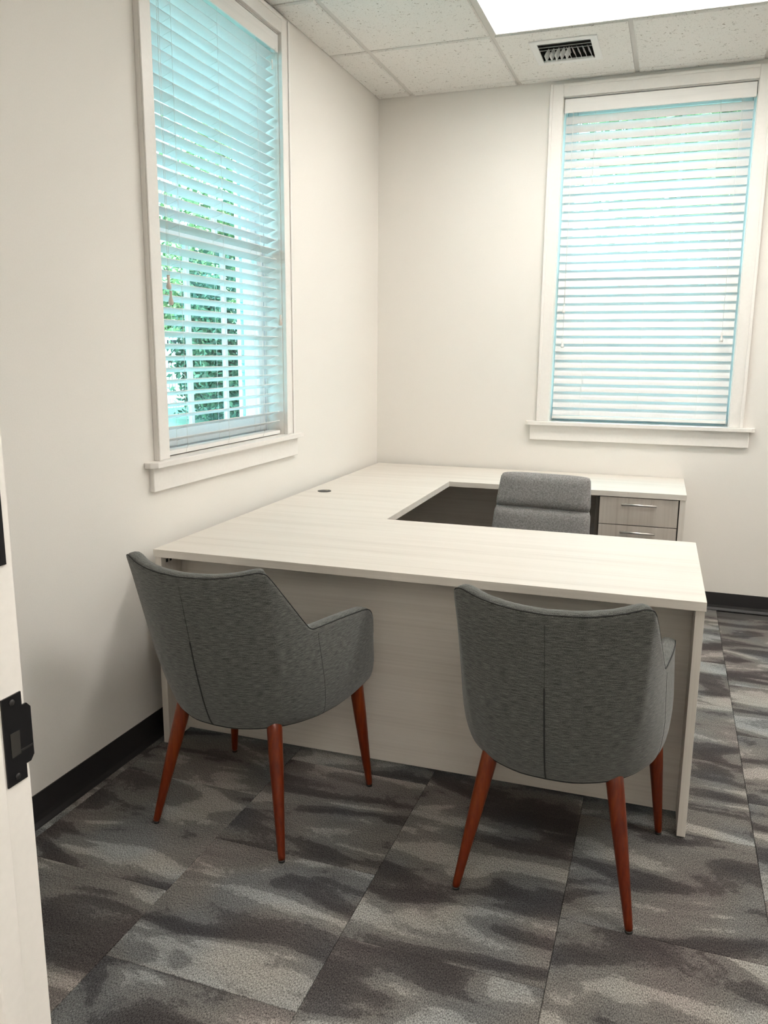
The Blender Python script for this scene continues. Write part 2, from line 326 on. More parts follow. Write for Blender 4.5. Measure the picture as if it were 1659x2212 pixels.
for i in range(len(GX) - 1):
    for j in range(len(GY) - 1):
        if (i, j) in lamp_cells: continue
        xa, xb = GX[i] + (0.011 if i else 0.001), GX[i + 1] - (0.011 if i < len(GX) - 2 else 0.001)
        yb, ya = GY[j] - (0.011 if j else 0.001), GY[j + 1] + 0.011
        parts = [(xa, xb, ya, yb)]
        if j == 0: parts = [(xa, xb, ya, -0.076), (xa, xb, -0.068, -0.001)]
        if i == 2 and j == 0:
            m = MB()
            for q in ((xa, VX0, ya, -0.074), (VX1, xb, ya, -0.074), (VX0, VX1, ya, VY0), (VX0, VX1, VY1, -0.074)): m.box(*q, H, H + 0.03)
            m.build('ceiling_tile', TILE, ceiling); parts = parts[1:]
        for q in parts:
            key = (round(q[1] - q[0], 4), round(q[3] - q[2], 4))
            mb, c = tegular(*q)
            if key not in shared: shared[key] = mb.mesh('ceiling_tile', TILE)
            link('ceiling_tile', shared[key], ceiling, (c[0], c[1], 0))
LAB = {'fill_hall2': 'second hallway light panel, unseen, added to brighten the door frame', 'fill_chairs': 'unseen ceiling light panel added right of the grey armchairs as fill', 'room': 'large glowing flat ceiling light panel above the back of the desk', 'fill_right': 'unseen ceiling light panel added in the far right of the room as fill', 'fill_hall': 'hallway light panel, unseen, added to brighten the door frame'}
for (i, j), k in LAMPS.items():
    xa, xb, yb, ya = GX[i] + 0.011, GX[i + 2] - 0.011, GY[j] - 0.011, GY[j + 1] + 0.011
    c = ((xa + xb) / 2, (ya + yb) / 2, H); a, b = (xb - xa) / 2, (yb - ya) / 2
    t = thing('ceiling_light', LAB[k], 'ceiling light', c, group='flat ceiling light panels')
    m = MB(); e = 0.014
    m.box(-a, a, -b, -b + e, 0.0, 0.03); m.box(-a, a, b - e, b, 0.0, 0.03); m.box(-a, -a + e, -b + e, b - e, 0.0, 0.03); m.box(a - e, a, -b + e, b - e, 0.0, 0.03)
    m.build('frame', GRID, t)
    B(-a + e, a - e, -b + e, b - e, 0.004, 0.012).build('lens', LENS, t)

# ------------------------------------------------------------------ ceiling register
t = thing('air_register', 'white metal air vent with slanted blades set in a ceiling tile', 'air vent', ((VX0 + VX1) / 2, (VY0 + VY1) / 2, H))
a, b = (VX1 - VX0) / 2, (VY1 - VY0) / 2; fr = 0.03
m = MB()
for (xa, xb, ya, yb) in ((-a - fr, a + fr, b - 0.004, b + fr), (-a - fr, a + fr, -b - fr, -b + 0.004), (-a - fr, -a + 0.004, -b, b), (a - 0.004, a + fr, -b, b)): m.box(xa, xb, ya, yb, -0.007, 0.001)
m.build('face_frame', VENTM, t, 0.002, 1)
m = MB(); m.box(-a, a, -b, b, 0.05, 0.052); m.box(-a, -a + 0.002, -b, b, 0, 0.05); m.box(a - 0.002, a, -b, b, 0, 0.05); m.box(-a, a, -b, -b + 0.002, 0, 0.05); m.box(-a, a, b - 0.002, b, 0, 0.05)
m.build('duct_box', DUCT, t)
for k in range(3):                                            # long louvres towards the light
    yy = -b + 0.020 + k * 0.040
    MB().prism([(yy, -0.004), (yy + 0.010, 0.001), (yy + 0.010, 0.003), (yy, -0.002)], 0, -a + 0.004, a - 0.004).build('louvre', VENTM, t)
for k in range(10):                                           # short curved blades, left half leaning one way, right half the other
    xx = -a + 0.02 + k * (2 * a - 0.035) / 9; d = 1 if k < 5 else -1
    pr = [(xx, -0.012), (xx + d * 0.008, 0.004), (xx + d * 0.02, 0.020)]
    MB().prism(pr + [(p[0] + 0.0016, p[1]) for p in pr[::-1]], 1, -b + 0.145, b - 0.03).build('blade', VENTM, t)
B(-a + 0.01, a - 0.01, b - 0.032, b - 0.012, -0.016, -0.004).build('damper_bar', VENTM, t, 0.003, 1)

# ------------------------------------------------------------------ windows (local x along the wall, local y to the outside)
def make_window(name, loc, rotz, label, low_only=False):
    t = thing(name, label, 'window', loc, rotz); t['kind'] = 'structure'
    h, cw, ct = WW / 2, 0.072, 0.020
    z0_, z1_ = WZ0, WZ1
    def casing(xa, xb, za, zb, upright, nm='casing'):
        m = MB(); m.box(xa, xb, -ct, 0, za, zb)
        o = m.build(nm, TRIM, t, 0.003, 2)
        r = MB()
        if upright:
            s_ = 1 if xa < 0 else -1; e = xa if xa < 0 else xb
            r.box(min(e, e + s_ * 0.016), max(e, e + s_ * 0.016), -ct - 0.006, -ct, za, zb)
        else: r.box(xa, xb, -ct - 0.006, -ct, zb - 0.016, zb)
        r.build('backband', TRIM, o, 0.002, 1)
    casing(-h - cw, -h, z0_, z1_ + 0.066, True); casing(h, h + cw, z0_, z1_ + 0.066, True)
    casing(-h, h, z1_, z1_ + 0.066, False)
    m = MB(); pr = 0.048; L = 0.624
    m.prism([(-L, 0), (-L, -pr + 0.022), (-L + 0.018, -pr), (L - 0.018, -pr), (L, -pr + 0.022), (L, 0), (h, 0), (h, 0.105), (-h, 0.105), (-h, 0)], 2, z0_ - 0.022, z0_)
    m.build('sill', TRIM, t, 0.003, 2)
    B(-0.597, 0.597, -0.021, 0, z0_ - 0.110, z0_ - 0.0222).build('apron', TRIM, t, 0.002, 1)
    jm = MB(); q = 0.016
    jm.box(-h, -h + q * 0.2, 0, TH, z0_, z1_); jm.box(h - q * 0.2, h, 0, TH, z0_, z1_); jm.box(-h, h, 0, TH, z1_ - q * 0.2, z1_)
    jm.build('jamb', TRIM, t)
    zm = 1.885
    for up_, (ya, yb, za, zb) in enumerate(((0.092, 0.122, z0_ + 0.02, zm + 0.02), (0.126, 0.156, zm - 0.02, z1_ - 0.01))):
        sw = 0.055; xa, xb = -h + 0.012, h - 0.012
        f = MB(); bot = 0.075 if not up_ else 0.042; top = 0.042 if not up_ else 0.055
        f.box(xa, xa + sw, ya, yb, za, zb); f.box(xb - sw, xb, ya, yb, za, zb); f.box(xa + sw, xb - sw, ya, yb, za, za + bot); f.box(xa + sw, xb - sw, ya, yb, zb - top, zb)
        s_ = f.build('upper_sash' if up_ else 'lower_sash', SASH, t, 0.003, 1)
        gx, gz0, gz1 = xb - sw, za + bot, zb - top
        ym = (ya + yb) / 2
        for c in (-1, 1): B(c * gx / 3 - 0.011, c * gx / 3 + 0.011, ym - 0.008, ym + 0.008, gz0, gz1).build('muntin', SASH, s_)
        zc = (gz0 + gz1) / 2; B(-gx, gx, ym - 0.0075, ym + 0.0075, zc - 0.011, zc + 0.011).build('muntin', SASH, s_)
        for c in (-1, 0, 1):
            for (pa, pb) in ((gz0, zc), (zc, gz1)): B(c * gx * 2 / 3 - gx / 3, c * gx * 2 / 3 + gx / 3, ym - 0.0015, ym + 0.0015, pa, pb).build('pane', GLASS, s_)
    B(-h + 0.03, h - 0.03, 0.086, 0.092, zm - 0.032, zm - 0.024).build('weather_strip', GASKET, t)
    # deep outer frame
    m = MB(); m.box(-h, -h + 0.012, 0.086, TH, z0_, z1_); m.box(h - 0.012, h, 0.086, TH, z0_, z1_); m.box(-h, h, 0.086, TH, z1_ - 0.012, z1_); m.box(-h, h, 0.105, TH, z0_ - 0.01, z0_ + 0.02)
    m.build('outer_frame', SASH, t)
    return t
make_window('window_1', (0, WC, 0), math.pi / 2, 'tall white-framed sash window in the left wall with trees outside')
make_window('window_2', (BC, 0, 0), 0, 'tall white-framed sash window in the back wall behind the closed blind')

# ------------------------------------------------------------------ blinds
def make_blind(label, loc, rotz, ztop, pitch, nsl, tilt, tassels, stubs, wood_t, yb=0.040, slack=False, rail_gap=0.004):
    t = thing('window_blind', label, 'blind', loc, rotz, group='white slatted window blinds')
    h = WW / 2 - 0.010
    B(-h, h, yb - 0.026, yb + 0.026, WZ1 - 0.055, WZ1 - 0.006).build('headrail', SLATM, t)
    m = MB(); m.box(-h - 0.003, h + 0.003, -0.006, 0.004, WZ1 - 0.082, WZ1 - 0.010); m.box(-h - 0.003, -h + 0.005, 0.004, 0.03, WZ1 - 0.082, WZ1 - 0.010); m.box(h - 0.005, h + 0.003, 0.004, 0.03, WZ1 - 0.082, WZ1 - 0.010)
    m.build('valance', VALM, t, 0.002, 1)
    hw, hl, th = 0.025, h - 0.004, 0.0028
    n = 6; pr = []                                            # slightly crowned slat
    for k in range(n + 1):
        u = -1 + 2 * k / n; pr.append((u * hw, 0.0016 * (1 - u * u) + th / 2))
    pr += [(p[0], p[1] - th) for p in pr[::-1]]
    c, s_ = math.cos(tilt), math.sin(tilt)
    slat_me = MB().prism([(p[0] * c - p[1] * s_, p[0] * s_ + p[1] * c) for p in pr], 0, -hl, hl).mesh('slat', SLATM)
    zs = [ztop - pitch * k for k in range(nsl)]
    for z in zs: link('slat', slat_me, t, (0, yb, z))
    zbot = WZ0 + rail_gap
    B(-hl, hl, yb - 0.026, yb + 0.026, zbot, zbot + 0.017).build('bottom_rail', VALM, t, 0.003, 2)
    ey, ez = hw * c, hw * s_
    for X in (-0.318, 0.0, 0.318):
        m = MB()
        for sg in (-1, 1): m.tube([(X, yb + sg * (ey + 0.001), WZ1 - 0.055), (X, yb + sg * (ey + 0.001), zs[-1] + sg * ez), (X, yb + sg * 0.024, zbot + 0.017)], 0.0007, 5)
        for z in zs: m.tube([(X + 0.001, yb - ey, z - ez - 0.003), (X + 0.001, yb + ey, z + ez - 0.003)], 0.0006, 4)
        if slack:                                             # loose ends looping over the bottom rail
            m.tube([(X, yb - 0.026, zs[-1] - 0.02), (X + 0.012, yb - 0.024, zbot + 0.03), (X - 0.01, yb - 0.028, zbot + 0.02), (X - 0.02, yb - 0.029, zbot + 0.002)], 0.0008, 5)
        m.build('ladder_cord', CORD, t)
    for (X, z) in tassels:
        m = MB(); m.tube([(X, -0.009, WZ1 - 0.075), (X, -0.009, z + 0.02)], 0.0008, 5); cd = m.build('lift_cord', CORD, t)
        MB().lathe([(0.0035, 0.024), (0.006, 0.0235), (0.0052, 0.012), (0.0045, 0.004), (0.007, -0.006), (0.0095, -0.014), (0.0098, -0.019), (0.008, -0.023), (0.007, -0.026)], 16, (X, -0.010, z)).build('tassel', TASSEL if wood_t else TASSELW, cd)
    for (X, z) in stubs:
        m = MB(); m.tube([(X, -0.004, WZ1 - 0.08), (X, -0.004, z + 0.02)], 0.0007, 5); cd = m.build('tilt_cord', CORD, t)
        MB().lathe([(0.003, 0.022), (0.005, 0.020), (0.005, -0.018), (0.003, -0.02)], 12, (X, -0.006, z)).build('cord_stop', TASSELW, cd)
    return t
make_blind('open white slatted blind with two wooden tassels in the left wall window', (0, WC, 0), math.pi / 2, 2.722, 0.0437, 38, math.radians(-20),
           [(-0.438, 1.682), (-0.428, 1.628), (0.448, 1.583)], [(0.418, 2.665)], True, slack=True)
make_blind('closed white slatted blind covering the back wall window', (BC, 0, 0), 0, 2.705, 0.0457, 36, math.radians(66),
           [(-0.434, 1.692), (-0.432, 1.498), (0.415, 1.532)], [(0.422, 2.595)], False, rail_gap=0.016)

# ------------------------------------------------------------------ door frame beside the camera
jt = thing('door_1', 'cream painted door frame beside the camera at the left edge', 'door frame', (DX0, YF, 0)); jt['kind'] = 'structure'
m = MB(); m.box(-0.02, 0, -FT - 0.01, 0.004, 0, DH); m.build('jamb', JAMBM, jt, 0.002, 1)
B(0, 0.012, -0.085, -0.048, 0, DH - 0.013).build('door_stop', JAMBM, jt, 0.002, 1)
B(DX1 - DX0, DX1 - DX0 + 0.02, -FT - 0.01, 0.004, 0, DH).build('jamb', JAMBM, jt, 0.002, 1)
B(-0.02, DX1 - DX0 + 0.02, -FT - 0.01, 0.004, DH, DH + 0.02).build('head_jamb', JAMBM, jt)
m = MB(); m.box(-0.075, -0.012, 0.0, 0.016, 0, DH + 0.06); m.build('casing', JAMBM, jt, 0.003, 1)
# strike plate with curved lip, latch pocket and two screws
SZ = 0.955
st = MB(); st.prism([(-0.036, -0.059), (-0.004, -0.059), (-0.004, -0.040), (0.004, -0.040), (0.010, -0.033), (0.010, 0.033), (0.004, 0.040), (-0.004, 0.040), (-0.004, 0.059), (-0.036, 0.059)], 0, 0.0, 0.0022)
sp_ = st.build('strike_plate', BLACKM, jt, loc=(0.0002, 0.0, SZ)); sp_['label'] = 'black strike plate'
B(0.0022, 0.0030, -0.027, -0.012, -0.022, 0.010).build('latch_hole', DUCT, sp_)
B(0.0022, 0.0034, -0.0115, 0.009, -0.020, -0.0175).build('lip_crease', BLACKP, sp_)
for zz in (-0.050, 0.050):
    m = MB(); m.lathe([(0.0045, 0), (0.0040, 0.0012), (0.001, 0.0016)], 14); o = m.build('screw', BLACKP, sp_, loc=(0.0022, -0.020, zz)); o.rotation_euler = (0, math.pi / 2, 0)
up_ = B(0.0, 0.0022, -0.045, -0.009, 0, 0.13).build('deadbolt_plate', BLACKM, jt, loc=(0.0002, 0.0, 1.181)); up_['label'] = 'black deadbolt plate'

# ------------------------------------------------------------------ U-shaped desk (own frame, a touch off square to the room)
DO, DR = Vector((0.0226, -0.030, 0)), 0.0146
def dthing(name, label, cat, base, group=None):
    c, s_ = math.cos(DR), math.sin(DR)
    loc = (DO.x + c * base[0] - s_ * base[1], DO.y + s_ * base[0] + c * base[1], 0)
    t = thing(name, label, cat, loc, DR, group); t['_b'] = base; return t
def dbox(t, nm, mat, x0, x1, y0, y1, z0, z1, bevel=0.0012, parent=None):
    bx, by = t['_b'][0], t['_b'][1]
    return B(x0 - bx, x1 - bx, y0 - by, y1 - by, z0, z1).build(nm, mat, parent or t, bevel, 2)
DW, DL, DD, DC, DRT, ZT, TT = 1.829, 2.452, 0.786, 0.583, 0.610, 0.749, 0.028
fd = dthing('front_desk', 'pale woodgrain desk facing the two grey armchairs', 'desk', (DW / 2, -DL + DD / 2))
dbox(fd, 'desktop', LAMX, 0, DW, -DL, -DL + DD - 0.0006, ZT - TT, ZT)
dbox(fd, 'end_panel', LAMZ, 0.003, 0.028, -DL + 0.006, -DL + DD - 0.02, 0.008, ZT - TT)
dbox(fd, 'end_panel', LAMZ, DW - 0.028, DW - 0.003, -DL + 0.006, -DL + DD - 0.02, 0.008, ZT - TT)
dbox(fd, 'modesty_panel', LAMX, 0.028, DW - 0.028, -DL + 0.128, -DL + 0.147, 0.018, ZT - TT)
for xx in (0.0155, DW - 0.0155):
    for yy in (-DL + 0.03, -DL + DD - 0.06): dbox(fd, 'glide', BLACKP, xx - 0.011, xx + 0.011, yy - 0.012, yy + 0.012, 0.0, 0.0085, 0.001)
for yy in (0.035, 0.058): dbox(fd, 'cam_fitting', BLACKM, 0.028, 0.0295, -DL + yy, -DL + yy + 0.010, ZT - TT - 0.026, ZT - TT - 0.014, 0.0)
dbox(fd, 'cam_fitting', CHROME, DW - 0.0295, DW - 0.028, -DL + 0.03, -DL + 0.036, ZT - TT - 0.024, ZT - TT - 0.016, 0.0)
br = dthing('desk_bridge', 'pale woodgrain return along the left wall with a black cable grommet', 'desk', (DRT / 2, -1.12))
dbox(br, 'desktop', LAMX, 0, DRT, -DL + DD + 0.0006, -DC - 0.0006, ZT - TT, ZT)
dbox(br, 'modesty_panel', LAMY, 0.02, 0.039, -DL + DD + 0.0006, -DC - 0.0006, 0.05, ZT - TT)
cd_ = dthing('desk_credenza', 'pale woodgrain credenza against the back wall', 'credenza', (DW / 2, -DC / 2))
dbox(cd_, 'desktop', LAMX, 0, DW, -DC, 0, ZT - TT, ZT)
dbox(cd_, 'end_panel', LAMZ, 0.003, 0.028, -DC + 0.02, 0, 0.008, ZT - TT)
dbox(cd_, 'end_panel', LAMZ, DW - 0.030, DW - 0.003, -DC + 0.004, 0, 0.008, ZT - TT)
dbox(cd_, 'back_panel', LAMX, 0.028, DW - 0.030, -0.040, -0.020, 0.05, ZT - TT)
for xx in (0.0155, DW - 0.0165):
    for yy in (-DC + 0.05, -0.06): dbox(cd_, 'glide', BLACKP, xx - 0.011, xx + 0.011, yy - 0.012, yy + 0.012, 0.0, 0.0085, 0.001)
# grommet in the bridge top
c, s_ = math.cos(DR), math.sin(DR)
gl = Vector((0.134 - DO.x, -1.144 - DO.y)); gl = Vector((c * gl.x + s_ * gl.y, -s_ * gl.x + c * gl.y))
m = MB(); m.lathe([(0.034, 0.0), (0.034, 0.0022), (0.030, 0.0030), (0.001, 0.0030)], 28)
gg = m.build('cable_grommet', BLACKP, br, loc=(gl.x - DRT / 2, gl.y + 1.12, ZT)); gg['label'] = 'round black cable grommet'
MB().prism([(-0.006, 0.022), (0.010, 0.012), (0.016, 0.034), (-0.008, 0.036)], 2, 0.0028, 0.0034).build('cable_slot', simple('slot_light', (0.45, 0.40, 0.34), 0.6), gg)
# drawer pedestal under the credenza
pd = dthing('drawer_pedestal', 'pale woodgrain drawer pedestal with bar handles under the credenza', 'drawers', (1.60, -DC / 2))
PX0, PX1 = 1.388, DW - 0.032
m = MB(); bx, by = 1.60, -DC / 2
m.box(PX0 - bx, PX0 + 0.018 - bx, -DC + 0.026 - by, -0.045 - by, 0.03, ZT - TT - 0.001); m.box(PX1 - 0.018 - bx, PX1 - bx, -DC + 0.026 - by, -0.045 - by, 0.03, ZT - TT - 0.001); m.box(PX0 + 0.018 - bx, PX1 - 0.018 - bx, -DC + 0.03 - by, -0.045 - by, 0.03, ZT - TT - 0.012)
m.build('carcass', simple('dark_carcass', (0.10, 0.085, 0.07), 0.6), pd)
for xx in (PX0 + 0.04, PX1 - 0.04):
    for yy in (-DC + 0.07, -0.09): MB().lathe([(0.014, 0.0), (0.014, 0.031)], 12, (xx - bx, yy - by, 0)).build('foot', BLACKP, pd)
for (za, zb) in ((0.576, ZT - TT - 0.004), (0.424, 0.572), (0.045, 0.420)):
    d = dbox(pd, 'drawer', DRAWZ, PX0 + 0.022, PX1 - 0.004, -DC + 0.006, -DC + 0.0255, za, zb, 0.001)
    xm, zh, yf = (PX0 + PX1) / 2 + 0.012 - bx, zb - 0.032, -DC + 0.006 - by
    m = MB(); m.tube([(xm - 0.086, yf - 0.026, zh), (xm + 0.086, yf - 0.026, zh)], 0.006, 14)
    for sx in (-0.064, 0.064): m.tube([(xm + sx, yf - 0.026, zh), (xm + sx, yf + 0.001, zh)], 0.004, 10)
    m.build('handle', CHROME, d)
for t in (fd, br, cd_, pd): del t['_b']

# ------------------------------------------------------------------ grey upholstered armchairs
def catmull(K, n):
    K = [np.array(k, float) for k in K]; out = []
    P = [K[0] * 2 - K[1]] + K + [K[-1] * 2 - K[-2]]
    for i in range(1, len(P) - 2):
        for q in range(n):
            u = q / n
            out.append(0.5 * (2 * P[i] + (P[i + 1] - P[i - 1]) * u + (2 * P[i - 1] - 5 * P[i] + 4 * P[i + 1] - P[i + 2]) * u * u + (3 * P[i] - P[i - 1] - 3 * P[i + 1] + P[i + 2]) * u ** 3))
    out.append(K[-1]); return out
#        bottom x, y     top x, y, z
HALF = [(0.000, -0.243, 0.000, -0.368, 0.856), (0.070, -0.236, 0.085, -0.360, 0.859), (0.135, -0.207, 0.160, -0.338, 0.867), (0.172, -0.178, 0.208, -0.315, 0.877),
        (0.186, -0.165, 0.228, -0.303, 0.876), (0.197, -0.152, 0.240, -0.286, 0.860), (0.222, -0.116, 0.252, -0.215, 0.777), (0.240, -0.078, 0.261, -0.145, 0.698),
        (0.249, -0.056, 0.264, -0.118, 0.674), (0.256, -0.032, 0.268, -0.088, 0.668), (0.270, 0.040, 0.277, 0.02, 0.662), (0.274, 0.120, 0.281, 0.12, 0.652),
        (0.271, 0.185, 0.280, 0.20, 0.640), (0.268, 0.222, 0.278, 0.240, 0.622), (0.265, 0.244, 0.275, 0.262, 0.590), (0.263, 0.256, 0.272, 0.272, 0.545)]
ZB = 0.368
def shell_data():
    half = catmull(HALF, 3)
    full = [np.array([-h[0], h[1], -h[2], h[3], h[4]]) for h in half[:0:-1]] + half
    return full
def make_armchair():
    full = shell_data(); n = len(full)
    def nrm(i):
        a, b = full[max(i - 1, 0)], full[min(i + 1, n - 1)]
        t = np.array([b[2] - a[2], b[3] - a[3]]); t /= np.linalg.norm(t) + 1e-9
        return np.array([-t[1], t[0]])                        # points to the inside
    arc = [0.0]
    for i in range(1, n): arc.append(arc[-1] + float(np.hypot(full[i][2] - full[i - 1][2], full[i][3] - full[i - 1][3]) * 0.5 + np.hypot(full[i][0] - full[i - 1][0], full[i][1] - full[i - 1][1]) * 0.5))
    fr = [0.0, 0.012, 0.03, 0.06, 0.11, 0.2, 0.32, 0.45, 0.6, 0.75, 0.88, 0.96]
    ins = [0.022, 0.010, 0.004, 0.0, -0.004, -0.008, -0.010, -0.010, -0.007, -0.004, -0.001, 0.0]
    verts, rings, uvs = [], [], []
    outer_top, outer = [], []
    for i in range(n):
        bx, by, tx, ty, tz = full[i]; nx = nrm(i); ring = []
        edge = min(i, n - 1 - i) / 6.0                         # arms close at the front
        th = 0.043 if edge > 1 else 0.022 + 0.021 * edge
        def put(p, v_):
            verts.append((float(p[0]), float(p[1]), float(p[2]))); uvs.append((arc[i], v_)); ring.append(len(verts) - 1)
        col = []
        for f, s in zip(fr, ins):
            xy = np.array([bx + (tx - bx) * f, by + (ty - by) * f]) + nx * s
            z = ZB + (tz - 0.010 - ZB) * f; put((*xy, z), z); col.append((*xy, z))
        for (o, dz) in ((0.0, -0.009), (0.003, -0.004), (0.009, 0.0), (th * 0.5, 0.002), (th - 0.010, 0.0), (th - 0.003, -0.005), (th, -0.012)):
            put((tx + nx[0] * o, ty + nx[1] * o, tz + dz), tz + o)
            if dz == -0.004: outer_top.append((tx + nx[0] * 0.0015, ty + nx[1] * 0.0015, tz - 0.005))
        zs_ = 0.43
        for f in (0.75, 0.5, 0.25, 0.0):
            xy = np.array([bx + (tx - bx) * f, by + (ty - by) * f]) + nx * (th + 0.006 * (1 - f))
            put((*xy, zs_ + (tz - 0.02 - zs_) * f), 2 * tz - (zs_ + (tz - zs_) * f))
        rings.append(ring); outer.append(col)
    k = len(rings[0]); faces = [(rings[i][j], rings[i + 1][j], rings[i + 1][j + 1], rings[i][j + 1]) for i in range(n - 1) for j in range(k - 1)]
    faces += [rings[0][::-1], rings[-1]]
    faces += [(rings[i][k - 1], rings[i + 1][k - 1], rings[i + 1][0], rings[i][0]) for i in range(n - 1)]
    me = bpy.data.meshes.new('shell'); me.from_pydata(verts, [], faces)
    ul = me.uv_layers.new(name='UVMap')
    for lp in me.loops: ul.data[lp.index].uv = uvs[lp.vertex_index]
    for p in me.polygons: p.use_smooth = len(p.vertices) == 4
    bm = bmesh.new(); bm.from_mesh(me); bmesh.ops.recalc_face_normals(bm, faces=bm.faces); bm.to_mesh(me); bm.free()
    me.materials.append(FABRIC)
    t = thing('upholstered_armchair', 'x', 'armchair', group='grey armchairs in front of the desk')
    link('shell', me, t)
    # underside and seat cushion follow the plan of the shell
    plan = [(f[0] * 0.955, f[1] * 0.955) for f in full]; front = [(0.235, 0.268), (0.12, 0.276), (0.0, 0.279), (-0.12, 0.276), (-0.235, 0.268)]
    poly = plan + front
    MB().prism(poly, 2, ZB + 0.001, ZB + 0.06).build('seat_base', FABRICD, t)
    inner = [(f[0] * 0.80, f[1] * 0.80 - 0.004) for f in full[4:-4]] + [(0.212, 0.262), (0.12, 0.280), (0.0, 0.286), (-0.12, 0.280), (-0.212, 0.262)]
    mb = MB(); lv = [(1.0, 0.428), (1.0, 0.452), (0.97, 0.466), (0.90, 0.474), (0.5, 0.480)]; nn = len(inner)
    v = [(p[0] * s_, 0.03 + (p[1] - 0.03) * s_, z) for s_, z in lv for p in inner]
    f = [(a * nn + b, a * nn + (b + 1) % nn, (a + 1) * nn + (b + 1) % nn, (a + 1) * nn + b) for a in range(len(lv) - 1) for b in range(nn)] + [list(range((len(lv) - 1) * nn, len(lv) * nn)), list(range(nn))[::-1]]
    mb.add(v, f, True); sc = mb.build('seat_cushion', mat_fabric('charcoal_seat_weave', (0.030, 0.032, 0.030), (0.088, 0.091, 0.084), (0.165, 0.168, 0.155), 60, 200, uv=False), t)
    # piping, back pleat and side seams
    MB().tube(outer_top, 0.0017, 6).build('piping', FABRICD, t)
    mid = n // 2
    def seam(i, f0, f1, r):
        pts = [Vector(p) for p in outer[i]][f0:f1]
        return MB().tube(pts, r, 6)
    seam(mid, 0, 9, 0.0021).build('pleat', FABRICD, t); seam(mid, 8, 12, 0.0007).build('seam', FABRICD, t)
    side = [i for i in range(n) if abs(full[i][3] + 0.088) < 0.002]
    for i in side: seam(i, 0, 12, 0.0007).build('seam', FABRICD, t)
    for sx in (-1, 1):
        for (top, foot) in (((0.158, -0.158), (0.228, -0.240)), ((0.238, 0.205), (0.274, 0.240))):
            T, Fo = Vector((sx * top[0], top[1], 0.40)), Vector((sx * foot[0], foot[1], 0.006))
            pts = [Fo.lerp(T, u) for u in (0, 0.02, 0.3, 0.65, 0.9, 1)]
            lg = MB().tube(pts, [0.0095, 0.0105, 0.0150, 0.0205, 0.0225, 0.0225], 20).build('leg', LEGW, t)
            MB().lathe([(0.0098, 0.0), (0.0098, 0.007)], 16, (Fo.x, Fo.y, 0)).build('foot_pad', BLACKP, lg)
    return t
def copy_tree(o, parent=None):
    c = o.copy(); COL.objects.link(c); c.parent = parent
    for ch in o.children: copy_tree(ch, c)
    return c
ca = make_armchair()
cb = copy_tree(ca)
ca['label'] = 'grey upholstered armchair with wooden legs nearest the left wall'; cb['label'] = 'grey upholstered armchair with wooden legs nearest the right end of the desk'
ca.location = (0.585, -2.700, 0); ca.rotation_euler.z = math.radians(-5.5)
cb.location = (1.525, -2.672, 0); cb.rotation_euler.z = math.radians(-2.0)

# ------------------------------------------------------------------ grey task chair behind the desk
tc_ = thing('task_chair', 'grey felt office chair with a two-panel back behind the desk', 'office chair', (1.205, -1.20, 0), math.radians(-6))
def pad(nm, pts_front, dpth, wid0, wid1, z0, z1, yb0, yb1, parent):
    # a soft slab leaning from (yb0, z0) to (yb1, z1); front faces -y
    nx_, nz_ = 10, 8; v = []; f = []
    for side in (0, 1):
        for a in range(nz_ + 1):
            for b in range(nx_ + 1):
                u, w_ = -1 + 2 * b / nx_, a / nz_; u2 = math.copysign(1 - (1 - abs(u)) ** 1.6, u)
                ww = wid0 + (wid1 - wid0) * w_
                ed = max(abs(u2) ** 7, abs(2 * w_ - 1) ** 6)
                rr = 1 - 0.03 * (abs(2 * w_ - 1) ** 10) * (abs(u2) ** 2)
                y = yb0 + (yb1 - yb0) * w_ + (dpth / 2 * (1 - 0.62 * ed)) * (1 if side else -1) + 0.012 * u2 * u2 * -1
                v.append((u2 * ww / 2 * rr, y, z0 + (z1 - z0) * w_ - (0.006 * abs(u2) ** 8 if w_ > 0.9 and pts_front else 0)))
    k = (nx_ + 1) * (nz_ + 1)
    for a in range(nz_):
        for b in range(nx_):
            i = a * (nx_ + 1) + b
            f.append((i, i + 1, i + nx_ + 2, i + nx_ + 1)); f.append((k + i, k + i + nx_ + 1, k + i + nx_ + 2, k + i + 1))
    rim = [b for b in range(nx_ + 1)] + [a * (nx_ + 1) + nx_ for a in range(1, nz_ + 1)] + [nz_ * (nx_ + 1) + b for b in range(nx_ - 1, -1, -1)] + [a * (nx_ + 1) for a in range(nz_ - 1, 0, -1)]
    for a in range(len(rim)): p, q = rim[a], rim[(a + 1) % len(rim)]; f.append((p, k + p, k + q, q))
    return MB().add(v, f, True).build(nm, FELT, parent)
bk = link('backrest', B(-0.17, 0.17, 0.142, 0.160, 0.50, 0.84).mesh('backrest', BLACKP, 0.006, 2), tc_)
pad('back_panel', True, 0.062, 0.446, 0.418, 0.728, 0.883, 0.128, 0.168, bk)
pad('back_panel', False, 0.064, 0.462, 0.448, 0.560, 0.727, 0.085, 0.127, bk)
pad('back_panel', False, 0.064, 0.462, 0.462, 0.46, 0.559, 0.070, 0.085, bk)
m = B(-0.235, 0.235, -0.36, 0.10, 0.40, 0.475); m.build('seat', FELT, tc_, 0.025, 3)
B(-0.03, 0.03, 0.05, 0.165, 0.37, 0.40).build('seat_bracket', BLACKM, tc_); B(-0.03, 0.03, 0.150, 0.166, 0.37, 0.60).build('back_bar', BLACKM, tc_)
MB().lathe([(0.026, 0.09), (0.026, 0.25), (0.016, 0.251), (0.016, 0.40)], 16, (0, -0.12, 0)).build('gas_lift', BLACKM, tc_)
m = MB()
